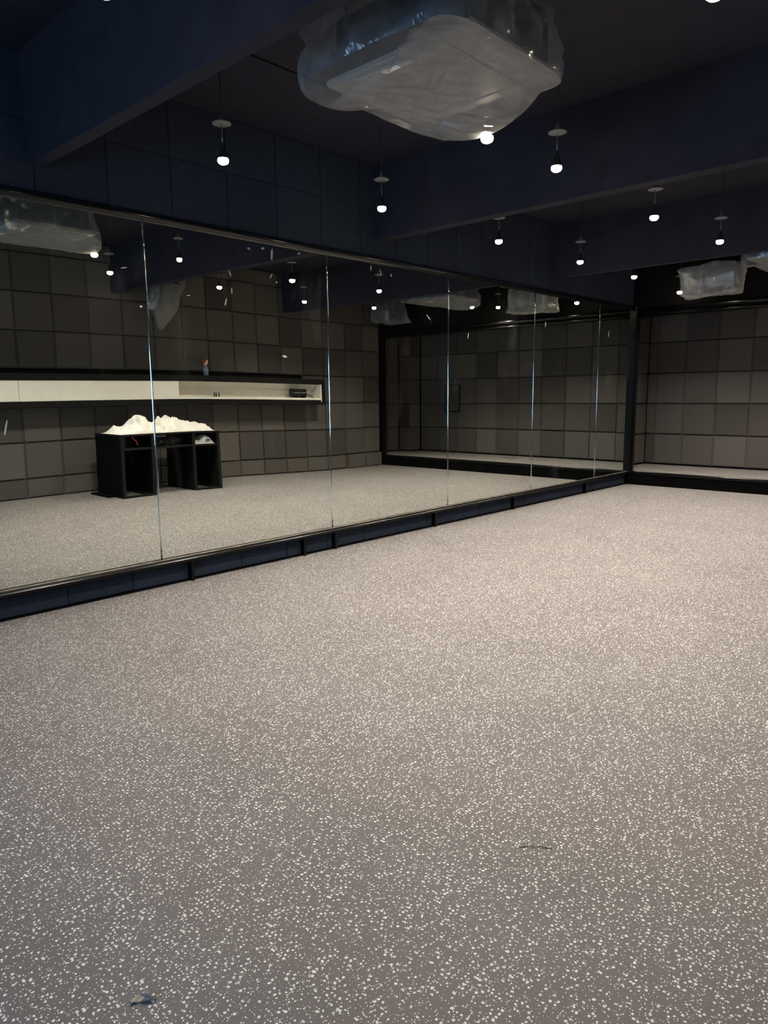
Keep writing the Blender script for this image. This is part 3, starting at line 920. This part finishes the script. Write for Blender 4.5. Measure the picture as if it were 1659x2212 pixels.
for x0, x1 in ((DX0 + .03, 5.03), (5.71, DX1 - .03)):
    box('back_panel', x0 - .002, x1 + .002, DYB + .005, DYB + .02, 0.02, DZ - .024, 'desk', dk)
    box('foot_rail', x0 - .002, x1 + .002, DYF - .05, DYF + .002, 0.0, 0.028, 'desk_edge', dk, 0.002)
    box('foot_rail', x1 - .05, x1 + .002, DYB + .02, DYF - .05, 0.0, 0.026, 'desk_edge', dk, 0.002)
box('base_plinth', DX0 - .10, DX0 + .002, DYB - .02, DYF - .25, 0.0, 0.025, 'desk', dk, 0.003)
box('back_rail', 5.06, 5.68, DYB + .005, DYB + .02, 0.79, DZ - .024, 'desk', dk)

# heap of white cloth on the desk
PX = [4.61, 4.70, 4.80, 4.90, 4.965, 5.05, 5.13, 5.20, 5.27, 5.34, 5.41, 5.49, 5.56, 5.67, 5.80, 5.95, 6.04, 6.09, 6.12]
PZ = [0.0, .06, .11, .16, .225, .235, .20, .135, .125, .145, .19, .21, .185, .165, .13, .10, .085, .05, 0.0]
def cloth_heap(name, x0, x1, label):
    bm = bmesh.new()
    nx, ny = 90, 44
    y0, y1 = -0.02, 0.545
    top = []
    for i in range(nx + 1):
        xx = x0 + (x1 - x0) * i / nx
        row = []
        for j in range(ny + 1):
            v = j / ny
            yy = y0 + (y1 - y0) * v
            edge = min(1, 6 * min(i / nx, 1 - i / nx) + (0.0 if True else 0))
            prof = interp(xx, PX, PZ) * (max(0, 1 - (2 * v - 1) ** 4) ** .8) * (0.92 + 0.25 * mnoise.noise(Vector((xx * 3, yy * 4, 2))))
            bl = abs(mnoise.noise(Vector((xx * 6 + yy, yy * 8, 5)))) * .085 + abs(mnoise.noise(Vector((xx * 14, yy * 17 + xx * 3, 2)))) * .045 + abs(mnoise.noise(Vector((xx * 34, yy * 30, 8)))) * .016
            wr = bl - 0.038
            z = max(0.001, prof + wr * min(1, prof * 12)) * min(1, edge * 3)
            ox = 0.02 * mnoise.noise(Vector((xx * 4, yy * 6, 9)))
            oy = 0.03 * mnoise.noise(Vector((xx * 5, yy * 5, 4)))
            row.append(bm.verts.new((xx + ox * min(1, prof * 8), yy + oy * (1 if 0 < j < ny else .6), DZ + z + 0.001)))
        top.append(row)
    for i in range(nx):
        for j in range(ny):
            bm.faces.new((top[i][j], top[i + 1][j], top[i + 1][j + 1], top[i][j + 1]))
    # underside so that it is a closed body
    bot = {}
    for i in range(nx + 1):
        for j in range(ny + 1):
            if i in (0, nx) or j in (0, ny):
                c = top[i][j].co
                bot[(i, j)] = bm.verts.new((c.x, c.y, DZ - 0.001))
    ringi = [(i, 0) for i in range(nx)] + [(nx, j) for j in range(ny)] + [(i, ny) for i in range(nx, 0, -1)] + [(0, j) for j in range(ny, 0, -1)]
    for a, b_ in zip(ringi, ringi[1:] + ringi[:1]):
        bm.faces.new((top[a[0]][a[1]], top[b_[0]][b_[1]], bot[b_], bot[a]))
    bm.faces.new([bot[k] for k in ringi])
    o = obj(name, bm, 'cloth', None, True)
    return tag(o, label, 'cloth', 'white cloths on the desk')
cloth_heap('white_cloth', 4.61, 5.262, 'crumpled white cloth heaped high over the left pedestal of the desk')
cloth_heap('white_cloth', 5.268, 6.12, 'longer crumpled white cloth spread over the right half of the desk')

# things in the cubbies
zs = 0.682
bm = bmesh.new()
nx, ny = 26, 14
g = []
for i in range(nx + 1):
    row = []
    for j in range(ny + 1):
        u, v = i / nx, j / ny
        hgt = interp(u, [0, .2, .35, .5, .62, .8, 1], [.02, .06, .035, .11, .13, .10, .02])
        row.append(bm.verts.new((5.73 + .34 * u, .30 + .27 * v, zs + .002 + hgt * (1 - (2 * v - 1) ** 6) + .012 * mnoise.noise(Vector((u * 6, v * 6, 3))) * (1 if 0 < i < nx and 0 < j < ny else 0))))
    g.append(row)
for i in range(nx):
    for j in range(ny):
        bm.faces.new((g[i][j], g[i + 1][j], g[i + 1][j + 1], g[i][j + 1]))
ex = bmesh.ops.extrude_face_region(bm, geom=list(bm.faces))
for v in ex['geom']:
    if isinstance(v, bmesh.types.BMVert): v.co.z = zs - 0.001
pb = tag(obj('plastic_bag', bm, 'paper', None, True), 'crumpled white plastic bag with grey print in the right cubby of the desk', 'bag')
for k in range(4):
    bm = bmesh.new()
    add_box(bm, 5.925, 6.0 - .006 * (k % 2), .567, .573, zs + .075 - .014 * k, zs + .083 - .014 * k)
    obj('printed_line', bm, 'print', pb)
bm = bmesh.new(); add_tube(bm, [(4.76, .56, .84), (4.80, .55, .80), (4.84, .54, .765), (4.86, .53, .715)], .008, 8)
bm2 = bm; tag(obj('red_cable', bm2, 'red'), 'short red cable hanging in the left cubby of the desk', 'cable')
r = empty('amplifier', (5.37, .25, zs), 'black amplifier with dials and loose leads in the middle cubby of the desk', 'electronics')
bm = bmesh.new(); add_box(bm, 5.14, 5.60, .10, .42, zs, zs + .10, .006, 2); obj('case', bm, 'black_plastic', r)
for k in range(5):
    bm = bmesh.new()
    for a in range(1): add_tube(bm, [(5.19 + .085 * k, .415, zs + .05), (5.19 + .085 * k, .44, zs + .05)], .014, 12)
    obj('knob', bm, 'grey_stripe', r)
for k in range(3):
    bm = bmesh.new()
    pts = [(5.18 + .38 * t + .02 * math.sin(9 * t + k), .47 + .03 * math.sin(5 * t + 2 * k), zs + .012 + .06 * abs(math.sin(4.2 * t + k))) for t in [q / 20 for q in range(21)]]
    add_tube(bm, pts, .004, 6); obj('lead', bm, 'grey_stripe' if k == 1 else 'black_plastic', r)
bm = bmesh.new(); add_box(bm, 4.66, 4.70, .2, .5, zs, zs + .14, .004); tag(obj('binder', bm, 'black_plastic'), 'black upright binder in the left cubby of the desk', 'binder')

# ------------------------------------------------------------------ bits on the floors
bm = bmesh.new(); add_box(bm, 11.64, 11.69, 1.87, 2.16, ZP, ZP + .018, .003)
tag(obj('batten_offcut', bm, 'canopy'), 'pale thin batten lying on the stage step by the tiles', 'batten')
bm = bmesh.new()
pts = [(0.668, 1.465), (0.690, 1.462), (0.702, 1.448), (0.716, 1.425), (0.712, 1.421), (0.694, 1.436), (0.684, 1.445), (0.668, 1.452)]
vv = [bm.verts.new((a, b_, 0.002 + .006 * (k % 3))) for k, (a, b_) in enumerate(pts)]
f = bm.faces.new(vv)
ex = bmesh.ops.extrude_face_region(bm, geom=[f])
for v in ex['geom']:
    if isinstance(v, bmesh.types.BMVert): v.co.z -= 0.0025
bmesh.ops.translate(bm, verts=bm.verts, vec=(0, 0, 0.0005))
tag(obj('dry_scrap', bm, 'debris'), 'small dry leaf scrap lying on the flecked floor', 'scrap')
bm = bmesh.new(); add_tube(bm, [(1.79, 1.10, .002), (1.815, 1.075, .004), (1.835, 1.05, .003), (1.85, 1.02, .002)], .0012, 5)
tag(obj('thread', bm, 'black_plastic'), 'thin dark thread lying on the flecked floor', 'thread')
